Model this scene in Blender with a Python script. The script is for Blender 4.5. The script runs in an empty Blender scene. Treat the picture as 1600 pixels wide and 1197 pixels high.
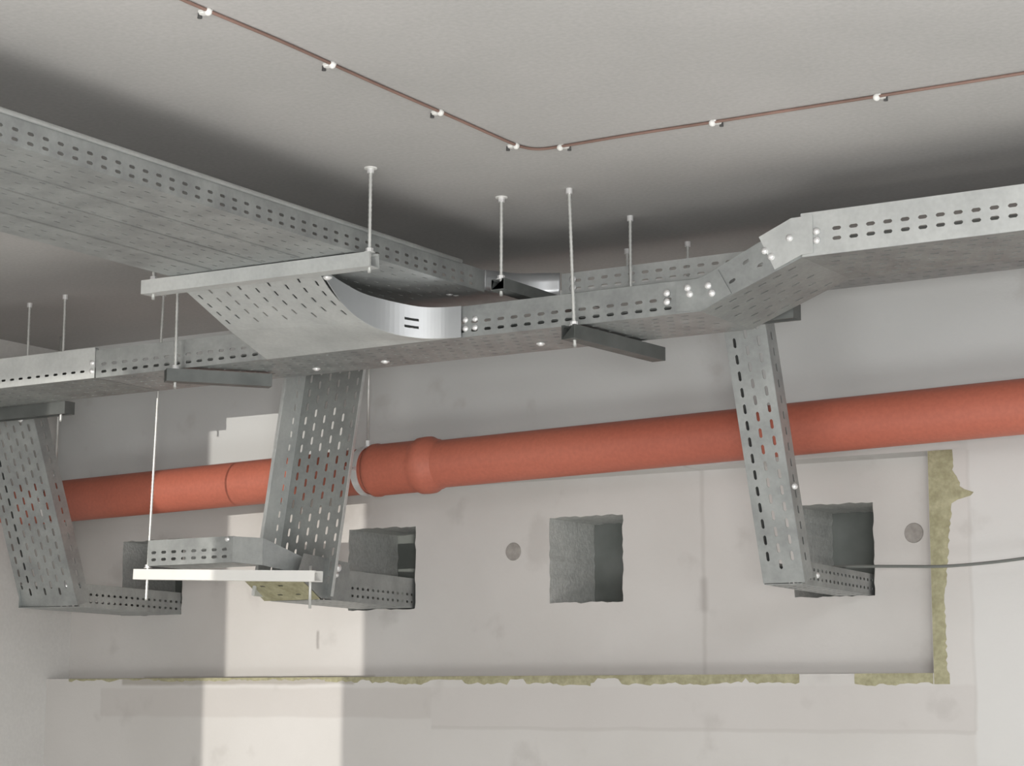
import bpy, bmesh, math, random
from mathutils import Vector, Matrix
random.seed(7)
COL = bpy.context.scene.collection

# ---------------------------------------------------------------- materials
def new_mat(name):
    m = bpy.data.materials.new(name); m.use_nodes = True
    nt = m.node_tree; b = nt.nodes['Principled BSDF']
    return m, nt, b

def noise_mat(name, c1, c2, scale=8, rough=0.6, metal=0.0, bump=0.0, fine=0.0, rough2=None, stretch=(1,1,1), detail=4, spec=0.5):
    m, nt, b = new_mat(name)
    N, L = nt.nodes, nt.links
    tc = N.new('ShaderNodeTexCoord'); mp = N.new('ShaderNodeMapping'); mp.inputs['Scale'].default_value = stretch
    g = N.new('ShaderNodeNewGeometry')
    L.new(g.outputs['Position'], mp.inputs['Vector'])
    n = N.new('ShaderNodeTexNoise'); n.inputs['Scale'].default_value = scale; n.inputs['Detail'].default_value = detail
    L.new(mp.outputs[0], n.inputs['Vector'])
    r = N.new('ShaderNodeValToRGB'); r.color_ramp.elements[0].position = .32; r.color_ramp.elements[1].position = .68
    r.color_ramp.elements[0].color = (*c1, 1); r.color_ramp.elements[1].color = (*c2, 1)
    L.new(n.outputs[0], r.inputs[0])
    out = r.outputs[0]
    if fine:
        n2 = N.new('ShaderNodeTexNoise'); n2.inputs['Scale'].default_value = 90; n2.inputs['Detail'].default_value = 2
        L.new(g.outputs['Position'], n2.inputs['Vector'])
        mr = N.new('ShaderNodeMapRange'); mr.inputs[1].default_value = .3; mr.inputs[2].default_value = .7
        mr.inputs[3].default_value = 1-fine; mr.inputs[4].default_value = 1+fine
        L.new(n2.outputs[0], mr.inputs[0])
        vm = N.new('ShaderNodeVectorMath'); vm.operation = 'SCALE'
        L.new(out, vm.inputs[0]); L.new(mr.outputs[0], vm.inputs['Scale']); out = vm.outputs[0]
    L.new(out, b.inputs['Base Color'])
    b.inputs['Roughness'].default_value = rough; b.inputs['Metallic'].default_value = metal
    b.inputs['Specular IOR Level'].default_value = spec
    if rough2 is not None:
        mr = N.new('ShaderNodeMapRange'); mr.inputs[3].default_value = rough; mr.inputs[4].default_value = rough2
        L.new(n.outputs[0], mr.inputs[0]); L.new(mr.outputs[0], b.inputs['Roughness'])
    if bump:
        bp = N.new('ShaderNodeBump'); bp.inputs['Strength'].default_value = bump; bp.inputs['Distance'].default_value = .01
        n3 = N.new('ShaderNodeTexNoise'); n3.inputs['Scale'].default_value = scale*6; n3.inputs['Detail'].default_value = 5
        L.new(g.outputs['Position'], n3.inputs['Vector'])
        L.new(n3.outputs[0], bp.inputs['Height']); L.new(bp.outputs[0], b.inputs['Normal'])
    return m

M = {}
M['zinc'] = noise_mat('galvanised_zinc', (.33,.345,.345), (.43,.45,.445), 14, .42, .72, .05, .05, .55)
M['zinc_bright'] = noise_mat('lit_pale_zinc', (.56,.58,.575), (.66,.68,.67), 10, .42, .55, .04, .04, .5)  # paler zinc; on tray sides their brighter lighting is put into the colour
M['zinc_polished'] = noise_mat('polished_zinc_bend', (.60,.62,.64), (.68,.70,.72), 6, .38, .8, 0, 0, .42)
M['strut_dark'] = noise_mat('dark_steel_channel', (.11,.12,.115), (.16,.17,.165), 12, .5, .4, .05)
M['zinc_shaded'] = noise_mat('shaded_galvanised_zinc', (.26,.27,.265), (.33,.345,.335), 12, .5, .6, .05, .05, .6)  # darker zinc copy, shade on the tray bases put into the colour
M['glare_zinc'] = noise_mat('glare_white_channel', (.88,.88,.86), (.93,.93,.9), 5, .35, .15)  # overexposed glare of the strut put into a near-white base colour
M['rod'] = noise_mat('threaded_steel', (.62,.63,.61), (.74,.75,.73), 30, .35, .5)
M['bolt'] = noise_mat('plated_bolt', (.9,.9,.9), (.96,.96,.96), 30, .3, .5)  # near-white, less metallic colour stands in for glints on the bolts
M['pipe'] = noise_mat('orange_pvc', (.43,.12,.078), (.51,.155,.10), 3, .45, 0, .03, .06, .6, (.3,1,1))
M['conduit'] = noise_mat('red_brown_cable', (.16,.10,.08), (.26,.16,.13), 5, .6)
M['cable_grey'] = noise_mat('grey_cable', (.14,.15,.14), (.18,.19,.18), 5, .5)
M['clip'] = noise_mat('white_clip_plastic', (.75,.75,.72), (.82,.82,.8), 20, .4)
M['nail'] = noise_mat('dark_nail', (.05,.05,.05), (.09,.09,.09), 20, .5)
M['foam'] = noise_mat('olive_adhesive', (.32,.305,.19), (.44,.42,.28), 22, .9, 0, .3, .12)
M['plug'] = noise_mat('cement_plug', (.30,.285,.265), (.38,.36,.34), 40, .95, 0, .2, .08)
M['void_shade'] = noise_mat('dark_void_shade', (.16,.175,.165), (.21,.225,.215), 10, .95)  # closes the openings; darkness of the space beyond put into the colour
M['jamb'] = noise_mat('rough_concrete_jamb', (.55,.565,.55), (.63,.64,.62), 18, .95, 0, .35, .1)
M['ceiling'] = noise_mat('concrete_ceiling', (.40,.395,.385), (.47,.46,.45), 1.3, .95, 0, .10, .05, None, (1,1,1), 6)
M['floor'] = noise_mat('concrete_floor', (.70,.685,.66), (.80,.79,.76), 2, .9, 0, .1)
M['plain_wall'] = noise_mat('painted_plaster', (.62,.615,.60), (.70,.695,.68), 1.2, .95, 0, .08, .03)

def wall_material():
    m, nt, b = new_mat('patched_plaster_wall'); N, L = nt.nodes, nt.links
    g = N.new('ShaderNodeNewGeometry'); sep = N.new('ShaderNodeSeparateXYZ'); L.new(g.outputs['Position'], sep.inputs[0])
    wob = N.new('ShaderNodeTexNoise'); wob.inputs['Scale'].default_value = 9; wob.inputs['Detail'].default_value = 5
    L.new(g.outputs['Position'], wob.inputs['Vector'])
    def math_(op, a, bb=None, clamp=False):
        n = N.new('ShaderNodeMath'); n.operation = op; n.use_clamp = clamp
        for i, v in enumerate((a, bb)):
            if v is None: continue
            if isinstance(v, (int, float)): n.inputs[i].default_value = v
            else: L.new(v, n.inputs[i])
        return n.outputs[0]
    w = math_('MULTIPLY', math_('SUBTRACT', wob.outputs[0], .5), .014)
    X = math_('ADD', sep.outputs['X'], w); Z = math_('ADD', sep.outputs['Z'], w)
    def above(v, t, s):     # soft step, 1 above t
        mr = N.new('ShaderNodeMapRange'); mr.interpolation_type = 'SMOOTHSTEP'
        mr.inputs[1].default_value = t-s; mr.inputs[2].default_value = t+s
        L.new(v, mr.inputs[0]); return mr.outputs[0]
    def box(x0, x1, z0, z1, s):
        a = math_('MULTIPLY', above(X, x0, s), math_('SUBTRACT', 1, above(X, x1, s)))
        c = math_('MULTIPLY', above(Z, z0, s), math_('SUBTRACT', 1, above(Z, z1, s)))
        return math_('MULTIPLY', a, c)
    big = N.new('ShaderNodeTexNoise'); big.inputs['Scale'].default_value = 1.6; big.inputs['Detail'].default_value = 6
    L.new(g.outputs['Position'], big.inputs['Vector'])
    r = N.new('ShaderNodeValToRGB'); r.color_ramp.elements[0].position = .3; r.color_ramp.elements[1].position = .7
    r.color_ramp.elements[0].color = (.59,.575,.555,1); r.color_ramp.elements[1].color = (.665,.65,.635,1)
    L.new(big.outputs[0], r.inputs[0]); col = r.outputs[0]
    def mix(col, fac, c, amount):
        mx = N.new('ShaderNodeMix'); mx.data_type = 'RGBA'
        L.new(math_('MULTIPLY', fac, amount), mx.inputs['Factor'])
        L.new(col, mx.inputs['A']); mx.inputs['B'].default_value = (*c, 1); return mx.outputs['Result']
    # newer, cooler plaster above the recess and around the patch
    col = mix(col, above(Z, 2.33, .05), (.60,.62,.62), .8)
    col = mix(col, box(-1.959, 3.045, 0.484, 2.361, 0.008), (.68,.68,.67), .8)
    # screeded plaster patches with faint edges
    col = mix(col, box(-5.176, -3.755, 1.564, 1.661, 0.006), (.50,.47,.45), .4)
    col = mix(col, box(-3.755, -1.959, 1.534, 1.661, 0.006), (.57,.545,.53), .5)
    col = mix(col, box(-3.755, -1.959, 1.529, 1.54, 0.003), (.48,.46,.44), .35)
    col = mix(col, box(-1.964, -1.954, 1.539, 2.31, 0.004), (.48,.46,.44), .25)
    # vertical hairline joint with dirt
    col = mix(col, box(-2.846, -2.833, 1.691, 2.321, 0.006), (.40,.38,.36), .3)
    col = mix(col, box(-2.851, -2.830, 1.884, 1.986, 0.012), (.36,.34,.33), .5)
    col = mix(col, box(-4.303, -4.293, 1.793, 1.854, 0.006), (.33,.31,.30), .8)
    # darker line along the recess edge
    col = mix(col, box(-5.075, -4.06, 1.673, 1.702, 0.006), (.30,.27,.23), .6)
    # sparse stains
    st = N.new('ShaderNodeTexNoise'); st.inputs['Scale'].default_value = 6; st.inputs['Detail'].default_value = 8
    L.new(g.outputs['Position'], st.inputs['Vector'])
    col = mix(col, above(st.outputs[0], .66, .07), (.42,.40,.38), .35)
    L.new(col, b.inputs['Base Color']); b.inputs['Roughness'].default_value = .95
    bp = N.new('ShaderNodeBump'); bp.inputs['Strength'].default_value = .12; bp.inputs['Distance'].default_value = .01
    n3 = N.new('ShaderNodeTexNoise'); n3.inputs['Scale'].default_value = 35; n3.inputs['Detail'].default_value = 6
    L.new(g.outputs['Position'], n3.inputs['Vector']); L.new(n3.outputs[0], bp.inputs['Height']); L.new(bp.outputs[0], b.inputs['Normal'])
    return m
M['wall'] = wall_material()

# ---------------------------------------------------------------- helpers
def V(*a): return Vector(a)

def tag(o, label=None, cat=None, group=None, kind=None):
    if label: o['label'] = label
    if cat: o['category'] = cat
    if group: o['group'] = group
    if kind: o['kind'] = kind
    return o

def thing(name, label, cat, loc, group=None):
    o = bpy.data.objects.new(name, None); o.empty_display_size = .05
    COL.objects.link(o); o.location = loc
    return tag(o, label, cat, group)

def obj(name, bm, mat, parent=None, thick=0, smooth=False, origin=None, label=None):
    """bm is in world coordinates; the mesh is stored relative to its parent (or to origin)."""
    base = Vector(parent['_o']) if parent is not None and '_o' in parent else (parent.location.copy() if parent is not None else Vector(origin or (0,0,0)))
    bmesh.ops.translate(bm, verts=bm.verts, vec=-base)
    me = bpy.data.meshes.new(name); bm.to_mesh(me); bm.free()
    for mt in (mat if isinstance(mat, (list, tuple)) else [mat]): me.materials.append(mt)
    o = bpy.data.objects.new(name, me); COL.objects.link(o)
    if parent is not None: o.parent = parent
    elif origin is not None: o.location = origin
    if smooth:
        for p in me.polygons: p.use_smooth = True
    if thick:
        s = o.modifiers.new('sheet', 'SOLIDIFY'); s.thickness = thick; s.offset = 0
    if label: o['label'] = label
    return o

def perf(bm, F, L, W, rows, pitch=.042, sl=.022, sw=.008, end=.012, cuts=()):
    """Punched sheet: F(u,v)->point. rows: list of (v, phase) of slot lines. Real holes."""
    cache = {}
    def vert(u, v):
        k = (round(u, 5), round(v, 5))
        if k not in cache: cache[k] = bm.verts.new(F(u, v))
        return cache[k]
    def face(*p):
        try: bm.faces.new([vert(*q) for q in p])
        except ValueError: pass
    def solid(u0, u1, v0, v1):
        if u1-u0 > 1e-5 and v1-v0 > 1e-5:
            us = [u0] + [c for c in cuts if u0+1e-5 < c < u1-1e-5] + [u1]
            for a, b in zip(us, us[1:]): face((a,v0),(b,v0),(b,v1),(a,v1))
    rows = sorted(rows); half = sw/2 + .0025; v_prev = 0
    for (vc, ph) in rows:
        v0, v1 = max(vc-half, v_prev), min(vc+half, W)
        solid(0, L, v_prev, v0)
        u = end + ph*pitch
        solid(0, u, v0, v1)
        while u + pitch <= L - end*.5:
            a, b = u, u+pitch
            h0, h1 = a+(pitch-sl)/2, b-(pitch-sl)/2
            y0, y1 = vc-sw/2, vc+sw/2; r = sw*.38
            H = [(h0+r,y0),(h1-r,y0),(h1,y0+r),(h1,y1-r),(h1-r,y1),(h0+r,y1),(h0,y1-r),(h0,y0+r)]
            C = [(a,v0),(b,v0),(b,v1),(a,v1)]
            face(C[0],C[1],H[1],H[0]); face(C[1],H[2],H[1]); face(C[1],C[2],H[3],H[2]); face(C[2],H[4],H[3])
            face(C[2],C[3],H[5],H[4]); face(C[3],H[6],H[5]); face(C[3],C[0],H[7],H[6]); face(C[0],H[0],H[7])
            u += pitch
        solid(u, L, v0, v1); v_prev = v1
    solid(0, L, v_prev, W)

def quad(bm, *pts): return bm.faces.new([bm.verts.new(p) for p in pts])

def box_bm(bm, lo, hi):
    lo, hi = Vector(lo), Vector(hi)
    m = Matrix.Translation((lo+hi)/2) @ Matrix.Diagonal((*(hi-lo), 1))
    return bmesh.ops.create_cube(bm, size=1, matrix=m)

def cyl(bm, a, b, r, r2=None, seg=16, caps=True):
    a, b = Vector(a), Vector(b); d = b-a
    rot = d.to_track_quat('Z', 'Y').to_matrix().to_4x4()
    bmesh.ops.create_cone(bm, cap_ends=caps, segments=seg, radius1=r, radius2=r if r2 is None else r2, depth=d.length,
                          matrix=Matrix.Translation((a+b)/2) @ rot)

def dome(bm, c, n, r, h=.55):
    n = Vector(n).normalized(); rot = n.to_track_quat('Z', 'Y').to_matrix().to_4x4()
    bmesh.ops.create_uvsphere(bm, u_segments=12, v_segments=7, radius=r, matrix=Matrix.Translation(Vector(c)) @ rot @ Matrix.Diagonal((1,1,h,1)))
    cyl(bm, Vector(c)-n*.004, Vector(c)+n*.001, r*1.25, seg=12)

def bolt(parent, c, n, r=.0075):
    r *= 1.05
    bm = bmesh.new(); dome(bm, c, n, r)
    return obj('bolt', bm, M['bolt'], parent, smooth=True)

def rail_part(t, O, u, n, inward, L, H, rows, mat, lip=.012, name='side_rail', **kw):
    bm = bmesh.new()
    perf(bm, lambda a, b: O + u*a + n*b, L, H, rows, **kw)
    p0, p1 = O + n*H, O + n*H + u*L
    if lip:
        quad(bm, p0, p1, p1 + inward*lip, p0 + inward*lip)
        quad(bm, p0+inward*lip, p1+inward*lip, p1+inward*lip-n*.006, p0+inward*lip-n*.006)
    return obj(name, bm, mat, t, thick=.0018)

def tray(label, O, u, v, n, L, W, H, base_rows, near_rows, far_rows=None, mat='zinc', base_mat=None, group=None, lip=.012,
         name='cable_tray', base_kw=None, rail_kw=None, near_mat=None, fh=None, cat='cable tray'):
    O, u, v, n = Vector(O), Vector(u).normalized(), Vector(v).normalized(), Vector(n).normalized()
    t = thing(name, label, cat, O, group)
    bm = bmesh.new(); perf(bm, lambda a, b: O + u*a + v*b, L, W, base_rows, **(base_kw or {}))
    obj('tray_base', bm, M[base_mat or mat], t, thick=.0018)
    rail_part(t, O, u, n, v, L, H, near_rows, M[near_mat or mat], lip, **(rail_kw or {}))
    rail_part(t, O + v*W, u, n, -v, L, fh or H, ([] if fh else near_rows) if far_rows is None else far_rows, M[mat], lip if not fh else 0, **(rail_kw or {}))
    return t

def stag(w, k, edge=.035):
    return [(edge + (w-2*edge)*i/(k-1), (i % 2)*.5) for i in range(k)]

# ---------------------------------------------------------------- room shell
ZC = 2.9; XL = -5.44; YS = 5.50; YR = 5.613; XR = 5.0; YF = -5.0  # left and back walls, openings and wall marks scaled outward about the camera

def shell(name, bm, mat):
    o = obj(name, bm, mat); o['kind'] = 'structure'; return o
bm = bmesh.new(); box_bm(bm, (XL-.2, YF-.2, ZC), (XR+.2, 6.1, ZC+.2)); shell('ceiling', bm, M['ceiling'])
bm = bmesh.new(); box_bm(bm, (XL-.2, YF-.2, -.2), (XR+.2, 6.1, 0)); shell('floor', bm, M['floor'])
bm = bmesh.new(); box_bm(bm, (XL-.2, YF, 0), (XL, 5.95, ZC)); shell('wall_left', bm, M['plain_wall'])
bm = bmesh.new(); box_bm(bm, (XR, YF, 0), (XR+.2, 6.1, ZC)); shell('wall_right', bm, M['plain_wall'])
# front wall behind the camera, with the gap of a doorway the daylight comes through
DX0, DX1, DZ = -4.70, -4.11, 2.10
bm = bmesh.new()
box_bm(bm, (XL-.2, YF-.2, 0), (DX0, YF, ZC)); box_bm(bm, (DX1, YF-.2, 0), (XR+.2, YF, ZC)); box_bm(bm, (DX0, YF-.2, DZ), (DX1, YF, ZC))
shell('wall_front', bm, M['plain_wall'])

def rough_loop(x0, x1, z0, z1, amp, k=9, seed=1):
    rnd = random.Random(seed); P = []
    cs = [(x0,z0),(x1,z0),(x1,z1),(x0,z1)]
    for i in range(4):
        a, b = cs[i], cs[(i+1) % 4]
        for j in range(k):
            t = j/k; e = amp*rnd.uniform(-1, 1)*(1 if j else .3)
            nx, nz = (0, 1) if i % 2 == 0 else (1, 0)
            P.append((a[0]+(b[0]-a[0])*t + nx*e, a[1]+(b[1]-a[1])*t + nz*e))
    return P
HOLES = [(-5.195,-4.909,1.922,2.19), (-4.174,-3.901,1.919,2.19), (-3.383,-3.118,1.923,2.193), (-2.54,-2.289,1.92,2.19)]
RX0, RX1, RZ0, RZ1 = XL, -2.076, 1.695, 2.314
bm = bmesh.new()
def loop_edges(bm, pts, y):
    vs = [bm.verts.new((x, y, z)) for x, z in pts]
    es = [bm.edges.new((vs[i], vs[(i+1) % len(vs)])) for i in range(len(vs))]
    return vs, es
# surround plane as strips around the recess
def sq(x0, x1, z0, z1, y): quad(bm, (x0,y,z0), (x1,y,z0), (x1,y,z1), (x0,y,z1))
sq(XL, XR, 0, RZ0, YS); sq(XL, XR, RZ1, ZC, YS); sq(RX1, XR, RZ0, RZ1, YS)
quad(bm, (RX0,YS,RZ0), (RX1,YS,RZ0), (RX1,YR,RZ0), (RX0,YR,RZ0))
quad(bm, (RX0,YS,RZ1), (RX1,YS,RZ1), (RX1,YR,RZ1), (RX0,YR,RZ1))
quad(bm, (RX1,YS,RZ0), (RX1,YS,RZ1), (RX1,YR,RZ1), (RX1,YR,RZ0))
allE = []
_, es = loop_edges(bm, [(RX0,RZ0),(RX1,RZ0),(RX1,RZ1),(RX0,RZ1)], YR); allE += es
loops = []
for i, h in enumerate(HOLES):
    P = rough_loop(*h, .0028, 14, i+3)
    vs, es = loop_edges(bm, P, YR); allE += es; loops.append((vs, P))
bmesh.ops.triangle_fill(bm, edges=allE, use_beauty=True)
for vs, P in loops:
    back = [bm.verts.new((x, 5.90, z)) for x, z in P]
    n = len(vs)
    for i in range(n):
        f = bm.faces.new((vs[i], vs[(i+1) % n], back[(i+1) % n], back[i])); f.material_index = 1
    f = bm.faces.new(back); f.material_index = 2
# solid back of the wall
quad(bm, (XL,5.95,0), (XR,5.95,0), (XR,5.95,ZC), (XL,5.95,ZC))
shell('wall_back', bm, [M['wall'], M['jamb'], M['void_shade']])

# ---------------------------------------------------------------- marks fixed on the wall
def strip(rows, y, th, mat, label):
    """rows: list of point pairs across the strip"""
    bm = bmesh.new(); F = []; B = []
    for (p, q) in rows:
        F.append([bm.verts.new((p[0]+(q[0]-p[0])*k/3, y-th*(1 if 0<k<3 else .4), p[1]+(q[1]-p[1])*k/3)) for k in range(4)])
        B.append([bm.verts.new((r[0], y+.002, r[1])) for r in (p, q)])
    for i in range(len(rows)-1):
        for k in range(3): bm.faces.new((F[i][k], F[i+1][k], F[i+1][k+1], F[i][k+1]))
        bm.faces.new((F[i][0], B[i][0], B[i+1][0], F[i+1][0])); bm.faces.new((F[i][3], F[i+1][3], B[i+1][1], B[i][1]))
    for i in (0, -1): bm.faces.new((F[i][0], F[i][1], F[i][2], F[i][3], B[i][1], B[i][0]))
    bmesh.ops.recalc_face_normals(bm, faces=bm.faces[:])
    return tag(obj('adhesive_strip', bm, mat), label, 'adhesive strip')
rnd = random.Random(5); rows = []
for i in range(70):
    z = 2.313 - (2.313-1.665)*i/69
    w = .071 + (.038-.071)*max(0, min(1, (2.21-z)/.3)) + rnd.uniform(-.003, .003)
    if z < 1.702: w = .045
    w += .055*math.exp(-((z-2.187)/.012)**2) + .02*math.exp(-((z-2.21)/.03)**2)
    rows.append(((-2.075, z), (-2.075+w, z)))
strip(rows, YS, .003, M['foam'], 'olive upright adhesive strip with ragged right edge, right of the openings')
def bottom(x0, x1, w0, w1, label, gaps=(), seed=1):
    r = random.Random(seed); n = max(8, int((x1-x0)/.012)); rows = []; e = 0
    for i in range(n+1):
        x = x0 + (x1-x0)*i/n; e = .6*e + r.uniform(-.004,.004); w = w0 + (w1-w0)*i/n + e
        for g0, g1 in gaps:
            if g0 < x < g1: w = .008 + r.uniform(0,.004)
        rows.append(((x, 1.6955), (x, 1.6955-max(w,.003))))
    strip(rows, YS, .0025, M['foam'], label)
bottom(-5.33, -4.18, .006, .008, 'thin dark line of adhesive along the recess edge, farthest left run', seed=2)
bottom(-4.18, -3.17, .016, .028, 'torn olive adhesive run below the recess, left of the middle opening', ((-4.04,-3.99),(-3.76,-3.63),(-3.47,-3.41)), 3)
bottom(-3.17, -2.48, .026, .026, 'olive adhesive run below the recess, under the gap between third and fourth openings', ((-3.15,-3.07),(-2.66,-2.64)), 4)
bottom(-2.31, -2.078, .028, .03, 'short olive adhesive run meeting the upright strip at its foot', (), 5)
for (x, z, lab) in ((-3.519, 2.092, 'round grey cement plug left of the middle wall opening'), (-2.166, 2.095, 'round grey cement plug between the right opening and the olive strip')):
    bm = bmesh.new(); bmesh.ops.create_cone(bm, cap_ends=True, segments=40, radius1=.027, radius2=.030, depth=.006,
        matrix=Matrix.Translation((x, YR-.001, z)) @ Matrix.Rotation(math.radians(-90), 4, 'X'))
    tag(obj('cement_plug', bm, M['plug'], origin=(x, YR, z)), lab, 'plug')

# ---------------------------------------------------------------- orange drain pipe
PYC = 5.28
def pz(x): return 2.386 + .0225*(x+1.74)
def ring_lathe(bm, prof, seg=48):
    rings = []
    for x, r in prof:
        rings.append([bm.verts.new((x, PYC + r*math.cos(2*math.pi*k/seg), pz(x) + r*math.sin(2*math.pi*k/seg))) for k in range(seg)])
    for a, b in zip(rings, rings[1:]):
        for k in range(seg): bm.faces.new((a[k], a[(k+1) % seg], b[(k+1) % seg], b[k]))
    return rings
t = thing('drain_pipe', 'orange plastic drain pipe left of the metal clamp, partly behind the trays', 'pipe', (-4.6, PYC, pz(-4.6)), 'lengths of the orange drain pipe')
bm = bmesh.new(); ring_lathe(bm, [(XL+.004,.073),(-4.6,.073),(-3.78,.073)]); obj('pipe_body', bm, M['pipe'], t, smooth=True)
t = thing('drain_pipe', 'orange plastic drain pipe with socket, running right of the metal clamp', 'pipe', (-2.0, PYC, pz(-2.0)), 'lengths of the orange drain pipe')
bm = bmesh.new(); ring_lathe(bm, [(-3.575,.074),(-2.6,.074),(-1.7,.074),(1.4,.074)]); obj('pipe_body', bm, M['pipe'], t, smooth=True)
bm = bmesh.new(); ring_lathe(bm, [(-3.825,.0745),(-3.832,.079),(-3.825,.084),(-3.812,.0845),(-3.802,.0815),(-3.665,.0815),(-3.655,.083),(-3.645,.0885),(-3.625,.0895),(-3.607,.0885),(-3.598,.082),(-3.58,.078),(-3.572,.074)])
obj('pipe_socket', bm, M['pipe'], t, smooth=True)

def pipe_hanger(x, label, ztop=ZC):
    t = thing('pipe_clamp', label, 'pipe clamp', (x, PYC, pz(x)), 'clamps hanging the orange pipe')
    bm = bmesh.new(); seg = 48; prof = [(-.012,.0755),(-.012,.079),(.012,.079),(.012,.0755),(-.012,.0755)]; rings = []
    for dx, r in prof:
        rings.append([bm.verts.new((x+dx, PYC + r*math.cos(2*math.pi*k/seg), pz(x) + r*math.sin(2*math.pi*k/seg))) for k in range(seg)])
    for a, b in zip(rings, rings[1:]):
        for k in range(seg): bm.faces.new((a[k], a[(k+1) % seg], b[(k+1) % seg], b[k]))
    obj('band', bm, M['bolt'], t, smooth=False)
    bm = bmesh.new(); box_bm(bm, (x-.012, PYC-.103, pz(x)-.006), (x+.012, PYC-.077, pz(x)-.001)); box_bm(bm, (x-.012, PYC-.103, pz(x)+.001), (x+.012, PYC-.077, pz(x)+.006))
    obj('clamp_ear', bm, M['bolt'], t)
    bm = bmesh.new(); cyl(bm, (x, PYC, pz(x)+.074), (x, PYC, pz(x)+.098), .009, seg=6); obj('nut', bm, M['bolt'], t)
    bm = bmesh.new(); cyl(bm, (x, PYC, pz(x)+.09), (x, PYC, ztop), .0045, seg=10); obj('hanger_rod', bm, M['rod'], t, smooth=True)
pipe_hanger(-3.858, 'bright metal clamp and rod holding the orange pipe beside its socket')
pipe_hanger(-5.215, 'clamp and rod holding the orange pipe at its far left end')

# ---------------------------------------------------------------- cable trays
ex, ey, ez = V(1,0,0), V(0,1,0), V(0,0,1)
# wide tray coming from the foreground, upper level
t = tray('wide perforated tray running under the ceiling from upper left to the bright strut', (-2.928,-1.5,2.690), ey, -ex, ez, 6.02, .575, .058,
     stag(.56, 12, .03), [(.012,0),(.032,0)], mat='zinc', base_kw=dict(pitch=.05, sl=.02, sw=.004), rail_kw=dict(pitch=.042, sl=.018, sw=.007))
bolt(t, (-3.025, 4.50, 2.690), -ez); bolt(t, (-3.018, 4.52, 2.690), -ez, .006)
eb = bmesh.new(); cyl(eb, (-2.922,-1.5,2.750), (-2.922,4.40,2.750), .0055, seg=10); obj('rolled_edge', eb, M['zinc_bright'], t, smooth=True)
rb = bmesh.new()
for xx in (-3.08, -3.20, -3.36):   # stiffening ribs pressed into the underside
    cyl(rb, (xx, -1.4, 2.6895), (xx, 3.92, 2.6895), .003, seg=8)
obj('rib', rb, M['zinc'], t, smooth=True)

def path_rail(t, pts, mat, name, slots=None, thick=.002, sub=6):
    """upright rail along a smooth path of (x, y, z_bottom, z_top)"""
    P = [Vector(p) for p in pts]; Q = []
    for i in range(len(P)-1):
        p0, p1, p2, p3 = P[max(i-1,0)], P[i], P[i+1], P[min(i+2,len(P)-1)]
        for k in range(sub):
            f = k/sub; Q.append(.5*((2*p1)+(-p0+p2)*f+(2*p0-5*p1+4*p2-p3)*f*f+(-p0+3*p1-3*p2+p3)*f**3))
    Q.append(P[-1]); bm = bmesh.new(); fr = [0,.28,.36,.52,.60,1]
    for i in range(len(Q)-1):
        for j in range(5):
            if slots and i in slots and j in (1,3): continue
            a, b = Q[i], Q[i+1]
            quad(bm, *[V(q[0], q[1], q[2]+(q[3]-q[2])*f) for q, f in ((a,fr[j]),(b,fr[j]),(b,fr[j+1]),(a,fr[j+1]))])
    bmesh.ops.remove_doubles(bm, verts=bm.verts[:], dist=1e-5)
    obj(name, bm, M[mat], t, thick=thick, smooth=not slots); return [V(q[0],q[1],q[2]) for q in Q]
# tee joining the wide tray to the rear upper run
t = thing('tray_tee', 'flat tee fitting joining the wide tray to the rear upper tray, with bright curved side', 'tray fitting', (-2.93, 4.76, 2.700))
edge = path_rail(t, [(-2.932,4.53,2.698,2.752),(-2.930,4.60,2.701,2.760),(-2.912,4.675,2.704,2.766),(-2.875,4.725,2.708,2.772),(-2.83,4.750,2.711,2.772)], 'zinc_polished', 'bend_rail')
bm = bmesh.new(); pts = [V(-3.50,4.53,2.700), V(-3.50,5.07,2.704), V(-2.83,5.07,2.712)]
bm.faces.new([bm.verts.new(p) for p in pts+edge[::-1]]); bmesh.ops.triangulate(bm, faces=bm.faces[:])
obj('tee_base', bm, M['zinc'], t, thick=.002)
bm = bmesh.new(); quad(bm, (-3.50,5.07,2.705), (-2.83,5.07,2.712), (-2.83,5.07,2.765), (-3.50,5.07,2.76)); obj('back_rail', bm, M['zinc'], t, thick=.002)

# rear upper run
t = tray('rear upper perforated tray with two rows of slots, running right behind the rising tray', (-2.825,4.752,2.712), ex, ey, ez, 3.5, .32, .056,
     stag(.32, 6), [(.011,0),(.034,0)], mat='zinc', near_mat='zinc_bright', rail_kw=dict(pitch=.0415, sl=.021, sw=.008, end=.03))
for dz in (.014, .038): bolt(t, (-2.79,4.750,2.712+dz), -ey)
bolt(t, (-2.04,4.80,2.710), -ez)

# lower front run, from the left wall to the rise, in two lengths
HB = .081
t = tray('lower front tray, left length beside the wall, with paler side and one slot row', (-5.42,4.42,2.552), ex, ey, ez, 1.195, .285, .09,
     stag(.285, 5), [(.022,0)], mat='zinc_shaded', near_mat='zinc_bright', rail_kw=dict(pitch=.036, sl=.018, sw=.007), group='lengths of the lower front tray')
t = tray('lower front tray, long middle length with two slot rows, crossing above the openings', (-4.22,4.42,2.552), ex, ey, ez, 1.985, .285, HB,
     stag(.285, 6), [(.016,0),(.038,0)], mat='zinc', rail_kw=dict(pitch=.0405, sl=.021, sw=.008), group='lengths of the lower front tray')
for x in (-2.89, -2.92):
    for dz in (.022, .045): bolt(t, (x,4.418,2.552+dz), -ey, .006)
for x, y in ((-3.56,4.62), (-3.32,4.62), (-4.02,4.60), (-2.8,4.6)): bolt(t, (x,y,2.549), -ez, .009)
for dz in (.02, .045): bolt(t, (-4.235,4.417,2.552+dz), -ey, .006)
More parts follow.
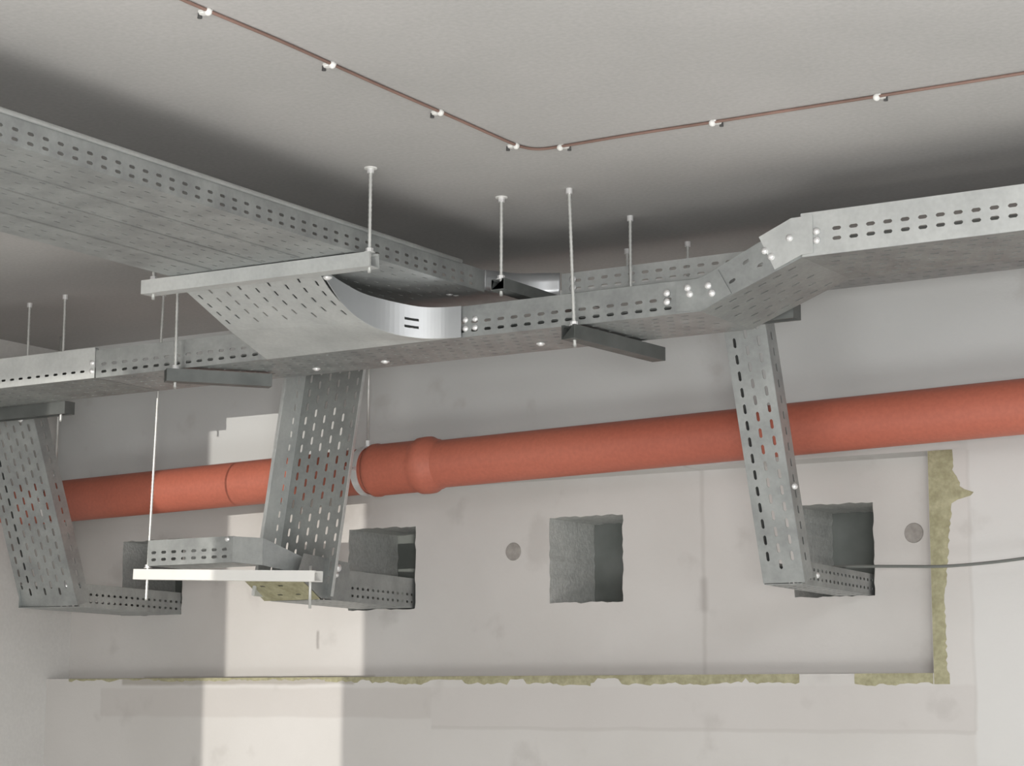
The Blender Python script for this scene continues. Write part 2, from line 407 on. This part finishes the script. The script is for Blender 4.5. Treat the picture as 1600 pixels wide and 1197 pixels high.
# rise fitting
t = thing('tray_riser', 'rising tray fitting with bolted pale corner plates, climbing to the right', 'tray fitting', (-2.235, 4.42, 2.552))
X0, X1, Z0, Z1 = -2.235, -1.965, 2.552, 2.655
u = V(X1-X0, 0, Z1-Z0); LR = u.length; u = u.normalized()
bm = bmesh.new(); perf(bm, lambda a, b: V(X0,4.42,Z0)+u*a+ey*b, LR, .285, stag(.285,5)); obj('tray_base', bm, M['zinc_shaded'], t, thick=.0018)
for y, nm in ((4.42, 0), (4.705, 1)):
    bm = bmesh.new()
    perf(bm, lambda a, b: V(X0,y,Z0)+u*a+ez*(b*(1+.22*a/LR)), LR, HB, [(.03,.5),(.055,0)], pitch=.08, sl=.018)
    obj('side_rail', bm, M['zinc'], t, thick=.0018)
def plate(t, pts, y, mat='zinc_bright', name='corner_plate'):
    bm = bmesh.new(); bm.faces.new([bm.verts.new((x, y, z)) for x, z in pts]); return obj(name, bm, M[mat], t, thick=.0025)
plate(t, [(-2.30,2.556),(-2.225,2.553),(-2.15,2.586),(-2.185,2.648),(-2.24,2.632),(-2.30,2.630)], 4.4165, 'zinc')
plate(t, [(-2.035,2.632),(-1.965,2.660),(-1.935,2.661),(-1.935,2.752),(-1.99,2.752),(-2.075,2.716)], 4.4165)
for x, z in ((-2.325,2.583),(-2.325,2.605),(-2.262,2.596),(-2.268,2.612),(-2.212,2.612),(-2.202,2.592),(-2.06,2.680),(-2.043,2.664),(-1.995,2.704),(-1.925,2.712),(-1.925,2.690)):
    bolt(t, (x,4.413,z), -ey, .0065)
# raised run to the right
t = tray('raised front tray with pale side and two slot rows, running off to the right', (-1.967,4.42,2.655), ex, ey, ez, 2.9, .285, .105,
     stag(.285, 6), [(.036,0),(.060,0)], mat='zinc_shaded', near_mat='zinc_bright', rail_kw=dict(pitch=.0425, sl=.022, sw=.009, end=.07))

# descending branch from the wide tray to the lower run
t = thing('descending_tray', 'sloping slotted branch tray below the bright strut, dropping to the front tray', 'tray fitting', (-3.3, 4.0, 2.69))
edge = path_rail(t, [(-3.085,4.00,2.686,2.690),(-3.105,4.07,2.655,2.680),(-3.115,4.15,2.612,2.668),(-3.112,4.23,2.582,2.655),(-3.085,4.31,2.562,2.646),(-3.035,4.372,2.553,2.636),(-2.985,4.402,2.552,2.634),(-2.93,4.414,2.552,2.634)],
                 'zinc_polished', 'bend_rail', slots=(27,28,29))
A0, A1 = V(-3.535,3.99,2.686), V(-3.085,3.99,2.686)
B0, B1 = V(-3.555,4.23,2.600), V(-3.112,4.23,2.583)
def Fd(a, b):
    s, q = a/.26, b/.44
    return (A0*(1-q)+A1*q)*(1-s) + (B0*(1-q)+B1*q)*s - ex*(.020*math.sin(math.pi*s)*q)
bm = bmesh.new(); perf(bm, Fd, .26, .44, stag(.44, 9, .025), pitch=.045, sl=.024, sw=.0065, cuts=[.013*i for i in range(1,20)])
obj('tray_base', bm, M['zinc_bright'], t, thick=.002)
bm = bmesh.new(); low = [q for q in edge if q.y > 4.22]
n = len(low); left = [V(-3.555 - .02*i/(n-1), 4.23+(4.415-4.23)*i/(n-1), 2.600-.050*(i/(n-1))) for i in range(n)]
for i in range(n-1): quad(bm, left[i], left[i+1], low[i+1], low[i])
obj('landing_plate', bm, M['zinc_bright'], t, thick=.002)
bm = bmesh.new(); quad(bm, A0, B0, B0+ez*.06, A0+ez*.004); quad(bm, B0, left[-1], left[-1]+ez*.07, B0+ez*.06); obj('side_rail', bm, M['zinc'], t, thick=.002)
bolt(t, (-3.10,4.06,2.664), -ez, .010); bolt(t, (-3.096,4.04,2.676), -ez, .006)

# ---- drops to the wall openings
slotk = dict(pitch=.044, sl=.026, sw=.009)
def drop(label, top, bot, w, h, back, rows, mats, rk=None, fh=None):
    top, bot = Vector(top), Vector(bot); u = (bot-top); L = u.length; u.normalize()
    n = ex.cross(u).normalized()
    if (n.y > 0) != back: n = -n
    return tray(label, top, u, ex, n, L, w, h, rows, [(h*.5,0)] if not rk else rk, fh=fh, mat=mats[0], base_mat=mats[1], base_kw=slotk, lip=.01, group='drop trays in front of the wall', name='drop_tray')
d = drop('narrow drop tray on the right, three slot rows, reaching down to the right opening', (-2.362,4.765,2.70), (-2.352,5.0,1.925), .118, .055, True, [(.024,0),(.058,.5),(.094,0)], ('zinc','zinc'))
bolt(d, (-2.225,4.93,2.17), -ey+ex, .006)
d = drop('wide drop tray at the left picture edge, leading down to the far left opening', (-5.155,4.80,2.66), (-5.075,5.0,1.925), .255, .06, True, stag(.25,7,.025), ('zinc','zinc'))
bolt(d, (-4.93,4.82,2.528), -ey, .008)
d = drop('middle drop tray, open towards the viewer, slots lit from behind', (-3.945,5.08,2.69), (-4.045,5.05,1.93), .232, .105, False, stag(.232,6,.025), ('zinc_bright','zinc_shaded'), [(.03,.3)], fh=.012)
# stubs into the openings
skw = dict(pitch=.034, sl=.016, sw=.008)
def stub(label, x0, w, y0, h, mat='zinc', z=1.922, sk=-.14):
    u = V(sk,1,0).normalized(); v = V(-1,sk,0).normalized()
    return tray(label, (x0+w,y0,z), u, v, ez, 5.72-y0, w*.97, h, stag(w,4 if w>.15 else 3,.02), [(.018,0),(.042,0)], mat=mat, rail_kw=skw, group='short trays entering the wall openings', name='stub_tray')
s = stub('short tray entering the far left opening from the left drop', -5.078, .25, 5.015, .075)
bolt(s, (-4.87,4.99,1.99), -ey, .008)
s = stub('short tray entering the second opening below the middle drop', -4.055, .222, 5.07, .095, 'zinc')
bm = bmesh.new()
perf(bm, lambda a, b: V(-4.055+a, 4.90+b*.86, 1.992-b*.5), .215, .14, [(.06,0),(.11,.5)], pitch=.07, sl=.02); obj('chute_plate', bm, M['foam'], s, thick=.002, label='olive stained sloping end plate')
bm = bmesh.new(); g = [V(-3.835,4.93,2.055), V(-3.835,5.16,2.04), V(-3.835,5.16,1.924), V(-3.835,5.02,1.924), V(-3.835,4.90,1.99)]
bm.faces.new([bm.verts.new(p) for p in g]); obj('gusset_plate', bm, M['zinc'], s, thick=.002)
bolt(s, (-3.828,5.09,2.02), ex-ey, .010); bolt(s, (-3.828,5.085,1.998), ex-ey, .006)
s = stub('short tray entering the right opening below the narrow drop', -2.354, .108, 5.01, .06, sk=-.09)
bolt(s, (-2.250,5.06,1.95), -ey+ex, .008); bolt(s, (-2.256,5.13,1.95), -ey+ex, .006)
# cross tray on the white strut
s = tray('short cross tray lying on the white strut, left of the middle drop', (-4.375,4.84,2.030), ex, ey, ez, .34, .17, .078,
     stag(.17,4), [(.018,0),(.040,0)], mat='zinc', rail_kw=dict(pitch=.0405, sl=.02, sw=.009, end=.004))
bm = bmesh.new(); quad(bm, (-4.035,4.84,2.03), (-3.935,4.86,2.018), (-3.935,4.86,2.10), (-4.035,4.84,2.108)); quad(bm, (-3.935,4.86,2.018), (-3.87,4.98,1.995), (-3.87,4.98,2.045), (-3.935,4.86,2.10)); obj('corner_plate', bm, M['zinc'], s, thick=.002)
bolt(s, (-4.055,4.835,2.10), -ey, .006); bolt(s, (-3.88,4.97,2.03), -ey, .006)

# ---------------------------------------------------------------- strut channels
def channel(name, a, b, w, h, mat, label, up=ez, group=None, open_up=True):
    a, b = Vector(a), Vector(b); u = (b-a).normalized(); s = u.cross(up).normalized(); up = s.cross(u).normalized()
    k = .0025; q = .2*w
    prof = [(-w/2,h),(-w/2,0),(w/2,0),(w/2,h),(w/2-q,h),(w/2-q,h-.006),(w/2-q+k,h-.006),(w/2-q+k,h-k),(w/2-k,h-k),(w/2-k,k),(-w/2+k,k),(-w/2+k,h-k),(-w/2+q-k,h-k),(-w/2+q-k,h-.006),(-w/2+q,h-.006),(-w/2+q,h)]
    if not open_up: prof = [(x, h-y) for x, y in prof]
    bm = bmesh.new()
    A = [bm.verts.new(a + s*x + up*y) for x, y in prof]; B = [bm.verts.new(b + s*x + up*y) for x, y in prof]
    n = len(prof); bm.faces.new(A); bm.faces.new(B[::-1])
    for i in range(n): bm.faces.new((A[i], B[i], B[(i+1) % n], A[(i+1) % n]))
    if not open_up:
        for e, sg in ((a,-1),(b,1)): quad(bm, *[e + u*.0008*sg + s*x + up*y for x, y in ((-w/2,0),(w/2,0),(w/2,h),(-w/2,h))])
    bmesh.ops.triangulate(bm, faces=[f for f in bm.faces if len(f.verts) > 4]); bmesh.ops.recalc_face_normals(bm, faces=bm.faces[:])
    o = obj(name, bm, mat, origin=tuple((a+b)/2)); tag(o, label, 'strut', group); return o
channel('strut_channel', (-3.60,3.945,2.652), (-2.885,3.965,2.650), .041, .036, M['zinc_bright'], 'pale grey strut carrying the wide tray, hung on a rod at its right end')
w = channel('strut_channel', (-4.432,4.857,1.990), (-3.722,4.857,1.962), .041, .032, M['glare_zinc'], 'glare-white strut carrying the cross tray beside the middle drop')
bm = bmesh.new(); cyl(bm, (-3.752,4.857,1.885), (-3.752,4.857,2.01), .0045, seg=10); o = obj('bolt_stud', bm, M['rod'], smooth=True, origin=(-3.752,4.857,1.99))
tag(o, 'short threaded stud through the right end of the white strut', 'stud')
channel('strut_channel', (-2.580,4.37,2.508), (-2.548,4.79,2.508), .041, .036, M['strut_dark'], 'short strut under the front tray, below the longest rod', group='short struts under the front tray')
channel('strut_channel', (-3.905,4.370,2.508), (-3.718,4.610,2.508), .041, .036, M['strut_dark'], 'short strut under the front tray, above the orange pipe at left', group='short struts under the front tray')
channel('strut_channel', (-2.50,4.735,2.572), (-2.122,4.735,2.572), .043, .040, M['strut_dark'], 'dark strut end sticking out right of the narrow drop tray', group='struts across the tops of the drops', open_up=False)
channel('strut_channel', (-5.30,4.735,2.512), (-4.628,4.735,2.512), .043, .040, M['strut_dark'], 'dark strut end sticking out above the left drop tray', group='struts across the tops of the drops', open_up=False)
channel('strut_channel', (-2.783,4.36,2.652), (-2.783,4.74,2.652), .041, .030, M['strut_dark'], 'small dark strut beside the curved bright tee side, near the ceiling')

# ---------------------------------------------------------------- threaded rods
def rod(x, y, z0, label, nuts=(), dx=0, dy=0, plate_=False, r=.0046, group='threaded rods hanging from the ceiling', ztop=ZC):
    t = thing('threaded_rod', label, 'threaded rod', (x, y, ztop), group)
    bm = bmesh.new(); L = ztop-z0; n = int(L/.012); seg = 10; rings = []
    for i in range(n*2+1):      # a light thread profile
        f = i/(n*2); rr = r if i % 2 else r*.82
        rings.append([bm.verts.new((x+dx*f+rr*math.cos(2*math.pi*k/seg), y+dy*f+rr*math.sin(2*math.pi*k/seg), ztop-L*f)) for k in range(seg)])
    for a, b in zip(rings, rings[1:]):
        for k in range(seg): bm.faces.new((a[k], b[k], b[(k+1) % seg], a[(k+1) % seg]))
    bm.faces.new(rings[-1]); obj('rod', bm, M['rod'], t, smooth=True)
    bm = bmesh.new(); cyl(bm, (x,y,ztop-.014), (x,y,ztop), .0085, .0085, 12); obj('anchor', bm, M['bolt'], t)
    if plate_:
        bm = bmesh.new(); cyl(bm, (x,y,ztop-.003), (x,y,ztop), .016, .016, 20); obj('washer', bm, M['clip'], t)
    for z in nuts:
        f = (ztop-z)/L
        bm = bmesh.new(); cyl(bm, (x+dx*f,y+dy*f,z), (x+dx*f,y+dy*f,z+.009), .0095, seg=6); cyl(bm, (x+dx*f,y+dy*f,z-.002), (x+dx*f,y+dy*f,z), .013, seg=16)
        obj('nut', bm, M['bolt'], t)
    return t
rod(-2.900,3.965,2.638, 'rod holding the right end of the pale strut under the wide tray', (2.690,), plate_=True)
rod(-3.575,3.945,2.638, 'rod holding the left end of the pale strut, behind the wide tray', (2.690,))
rod(-2.785,4.380,2.640, 'rod between the wide tray and the bright curved tee side', (2.684,), plate_=True)
rod(-2.591,4.395,2.490, 'longest bare rod in front of the trays, through the short strut', (2.546,), dx=.016)
rod(-2.602,4.735,2.690, 'rod standing in front of the rear upper tray, right of the longest rod')
rod(-2.805,5.085,2.70, 'short rod tip behind the rear upper tray, left of two')
rod(-2.614,5.092,2.70, 'short rod tip behind the rear upper tray, right of two')
rod(-4.862,4.775,2.52, 'faint rod at the left edge, farthest left of all rods')
rod(-4.665,4.735,2.49, 'rod at the left, just right of the faint leftmost rod', (2.542,))
rod(-4.357,4.857,1.925, 'very long rod hanging down to the left end of the white strut', (2.026,), dx=-.036)
rod(-3.893,4.398,2.49, 'rod through the short strut above the orange pipe at left', (2.548,))

# ---------------------------------------------------------------- ceiling cable with clips, loose cable
def tube(name, pts, r, mat, label, cat):
    cu = bpy.data.curves.new(name, 'CURVE'); cu.dimensions = '3D'; cu.bevel_depth = r; cu.bevel_resolution = 3
    sp = cu.splines.new('NURBS'); sp.points.add(len(pts)-1); sp.use_endpoint_u = True; sp.order_u = 3; sp.resolution_u = 6
    for p, q in zip(sp.points, pts): p.co = (*q, 1)
    tmp = bpy.data.objects.new(name, cu); COL.objects.link(tmp)
    dg = bpy.context.evaluated_depsgraph_get(); me = bpy.data.meshes.new_from_object(tmp.evaluated_get(dg))
    bpy.data.objects.remove(tmp); me.materials.clear(); me.materials.append(mat)
    for p in me.polygons: p.use_smooth = True
    o = bpy.data.objects.new(name, me); COL.objects.link(o); return tag(o, label, cat)
zc = ZC-.004
tube('ceiling_cable', [(-2.46,-3,zc),(-2.468,0,zc),(-2.476,1.5,zc),(-2.475,2.4,zc),(-2.477,2.86,zc),(-2.471,3.05,zc),(-2.475,3.25,zc),(-2.479,3.45,zc),(-2.478,3.65,zc),(-2.482,3.92,zc),(-2.480,3.985,zc),(-2.46,4.025,zc),(-2.41,4.030,zc),(-2.2,4.026,zc),(-2.0,4.034,zc),(-1.8,4.036,zc),(-1.61,4.040,zc),(-1.3,4.045,zc),(0,4.05,zc),(2,4.05,zc)],
     .0034, M['conduit'], 'thin reddish cable clipped across the ceiling and turning a corner', 'cable')
def clip(x, y, along_y, label):
    t = thing('cable_clip', label, 'cable clip', (x, y, ZC), 'clips holding the ceiling cable')
    bm = bmesh.new()
    bmesh.ops.create_uvsphere(bm, u_segments=12, v_segments=8, radius=1, matrix=Matrix.Translation((x,y,zc-.002)) @ Matrix.Diagonal((.008,.008,.008,1)))
    d = (-.030, .012) if along_y else (.012, .022)
    cyl(bm, (x+d[0]*.6,y+d[1]*.6,ZC-.006), (x+d[0]*.6,y+d[1]*.6,ZC), .0075, .010, 12)
    box_bm(bm, (min(x,x+d[0]*.6)-.003, min(y,y+d[1]*.6)-.003, ZC-.004), (max(x,x+d[0]*.6)+.003, max(y,y+d[1]*.6)+.003, ZC))
    obj('clip_body', bm, M['clip'], t)
    bm = bmesh.new(); cyl(bm, (x+d[0],y+d[1],ZC-.010), (x+d[0],y+d[1],ZC), .005, .004, 10); obj('nail', bm, M['nail'], t)
for x, y, al, lab in ((-2.476,2.86,1,'white clip on the ceiling cable, nearest the top edge of the picture'), (-2.474,3.245,1,'white clip on the ceiling cable, second from the top edge'),
                      (-2.478,3.645,1,'white clip on the ceiling cable, one before the corner'), (-2.481,3.965,1,'white clip at the corner of the ceiling cable'),
                      (-2.40,4.03,0,'white clip just right of the corner of the ceiling cable'), (-2.005,4.033,0,'white clip midway along the right leg of the ceiling cable'),
                      (-1.616,4.040,0,'white clip farthest right on the ceiling cable')):
    clip(x, y, al, lab)
tube('loose_cable', [(-2.40,5.60,1.975),(-2.37,5.46,1.988),(-2.33,5.40,1.992),(-2.184,5.37,1.986),(-2.08,5.365,1.982),(-1.99,5.36,1.978),(-1.88,5.355,1.982),(-1.76,5.35,1.991),(-1.4,5.35,2.03),(-.6,5.35,2.14),(.6,5.35,2.3)],
     .0042, M['cable_grey'], 'thin grey loose cable leaving the right opening across the wall', 'cable')

# ---------------------------------------------------------------- lights
def area(name, loc, target, sx, sy, power, color):
    l = bpy.data.lights.new(name, 'AREA'); l.shape = 'RECTANGLE'; l.size = sx; l.size_y = sy; l.energy = power; l.color = color
    o = bpy.data.objects.new(name, l); COL.objects.link(o); o.location = loc
    o.rotation_euler = (Vector(target)-Vector(loc)).to_track_quat('-Z', 'Y').to_euler(); return o
def point_fill(loc, power, r, color=(1,.985,.96)):  # unseen point fills without fixtures, added to lift the dark ceiling strips
    l = bpy.data.lights.new('unseen_point_fill', 'POINT'); l.energy = power; l.shadow_soft_size = r; l.color = color
    o = bpy.data.objects.new('unseen_point_fill', l); COL.objects.link(o); o.location = loc
area('unseen_area_light', (.6,-.6,1.55), (-2.6,4.6,2.5), .8, .6, 95, (1,.985,.96))  # unseen frontal area light near the camera
area('unseen_area_light', (-1.6,1.0,.35), (-2.7,4.2,2.8), 1.6, 1.2, 50, (1,.985,.965))  # unseen low fill, added to brighten the ceiling and tray undersides
point_fill((1.2,.3,2.25), 40, .3, (.98,.99,1))
point_fill((-2.3,1.0,2.45), 25, .25, (1,.985,.96))
point_fill((-.35,2.7,2.5), 34, .25, (.98,.99,1))
point_fill((-4.7,2.3,2.45), 14, .2, (1,.95,.90))
area('unseen_down_fill', (.5,4.0,2.8), (.5,4.0,0), .3, 1.6, 35, (.97,.985,1))  # unseen fill added to light floor and wall for more ceiling bounce
sd = bpy.data.lights.new('doorway_light', 'SUN'); sd.energy = 1.75; sd.angle = math.radians(.16); sd.color = (1,.95,.87)
so = bpy.data.objects.new('doorway_light', sd); COL.objects.link(so); so.location = (-4.4,-14,.6)
so.rotation_euler = Vector((0,1,.05)).to_track_quat('-Z', 'Y').to_euler()
w = bpy.data.worlds.new('world'); bpy.context.scene.world = w; w.use_nodes = True
w.node_tree.nodes['Background'].inputs[0].default_value = (.75,.85,1,1); w.node_tree.nodes['Background'].inputs[1].default_value = .6

# ---------------------------------------------------------------- camera
cam = bpy.data.cameras.new('camera'); co = bpy.data.objects.new('camera', cam); COL.objects.link(co)
cam.sensor_width = 36; cam.lens = 3226.16/1600*36; cam.clip_start = .05
Xc, Yc, Zc = V(.84700617,-.08022126,-.5254951), V(.53157676,.13263488,.8365609), V(.00258901,-.98791322,.15498632)
R = Matrix(((Xc[0],-Xc[1],-Xc[2]),(Yc[0],-Yc[1],-Yc[2]),(Zc[0],-Zc[1],-Zc[2]))).to_4x4()
co.matrix_world = Matrix.Translation((0,0,1.6)) @ R
sc = bpy.context.scene; sc.camera = co
sc.view_settings.view_transform = 'Standard'; sc.view_settings.look = 'None'; sc.view_settings.gamma = 1
sc.view_settings.use_curve_mapping = False; sc.view_settings.exposure = -0.06
sc.cycles.max_bounces = 8; sc.cycles.diffuse_bounces = 5; sc.cycles.sample_clamp_indirect = 3
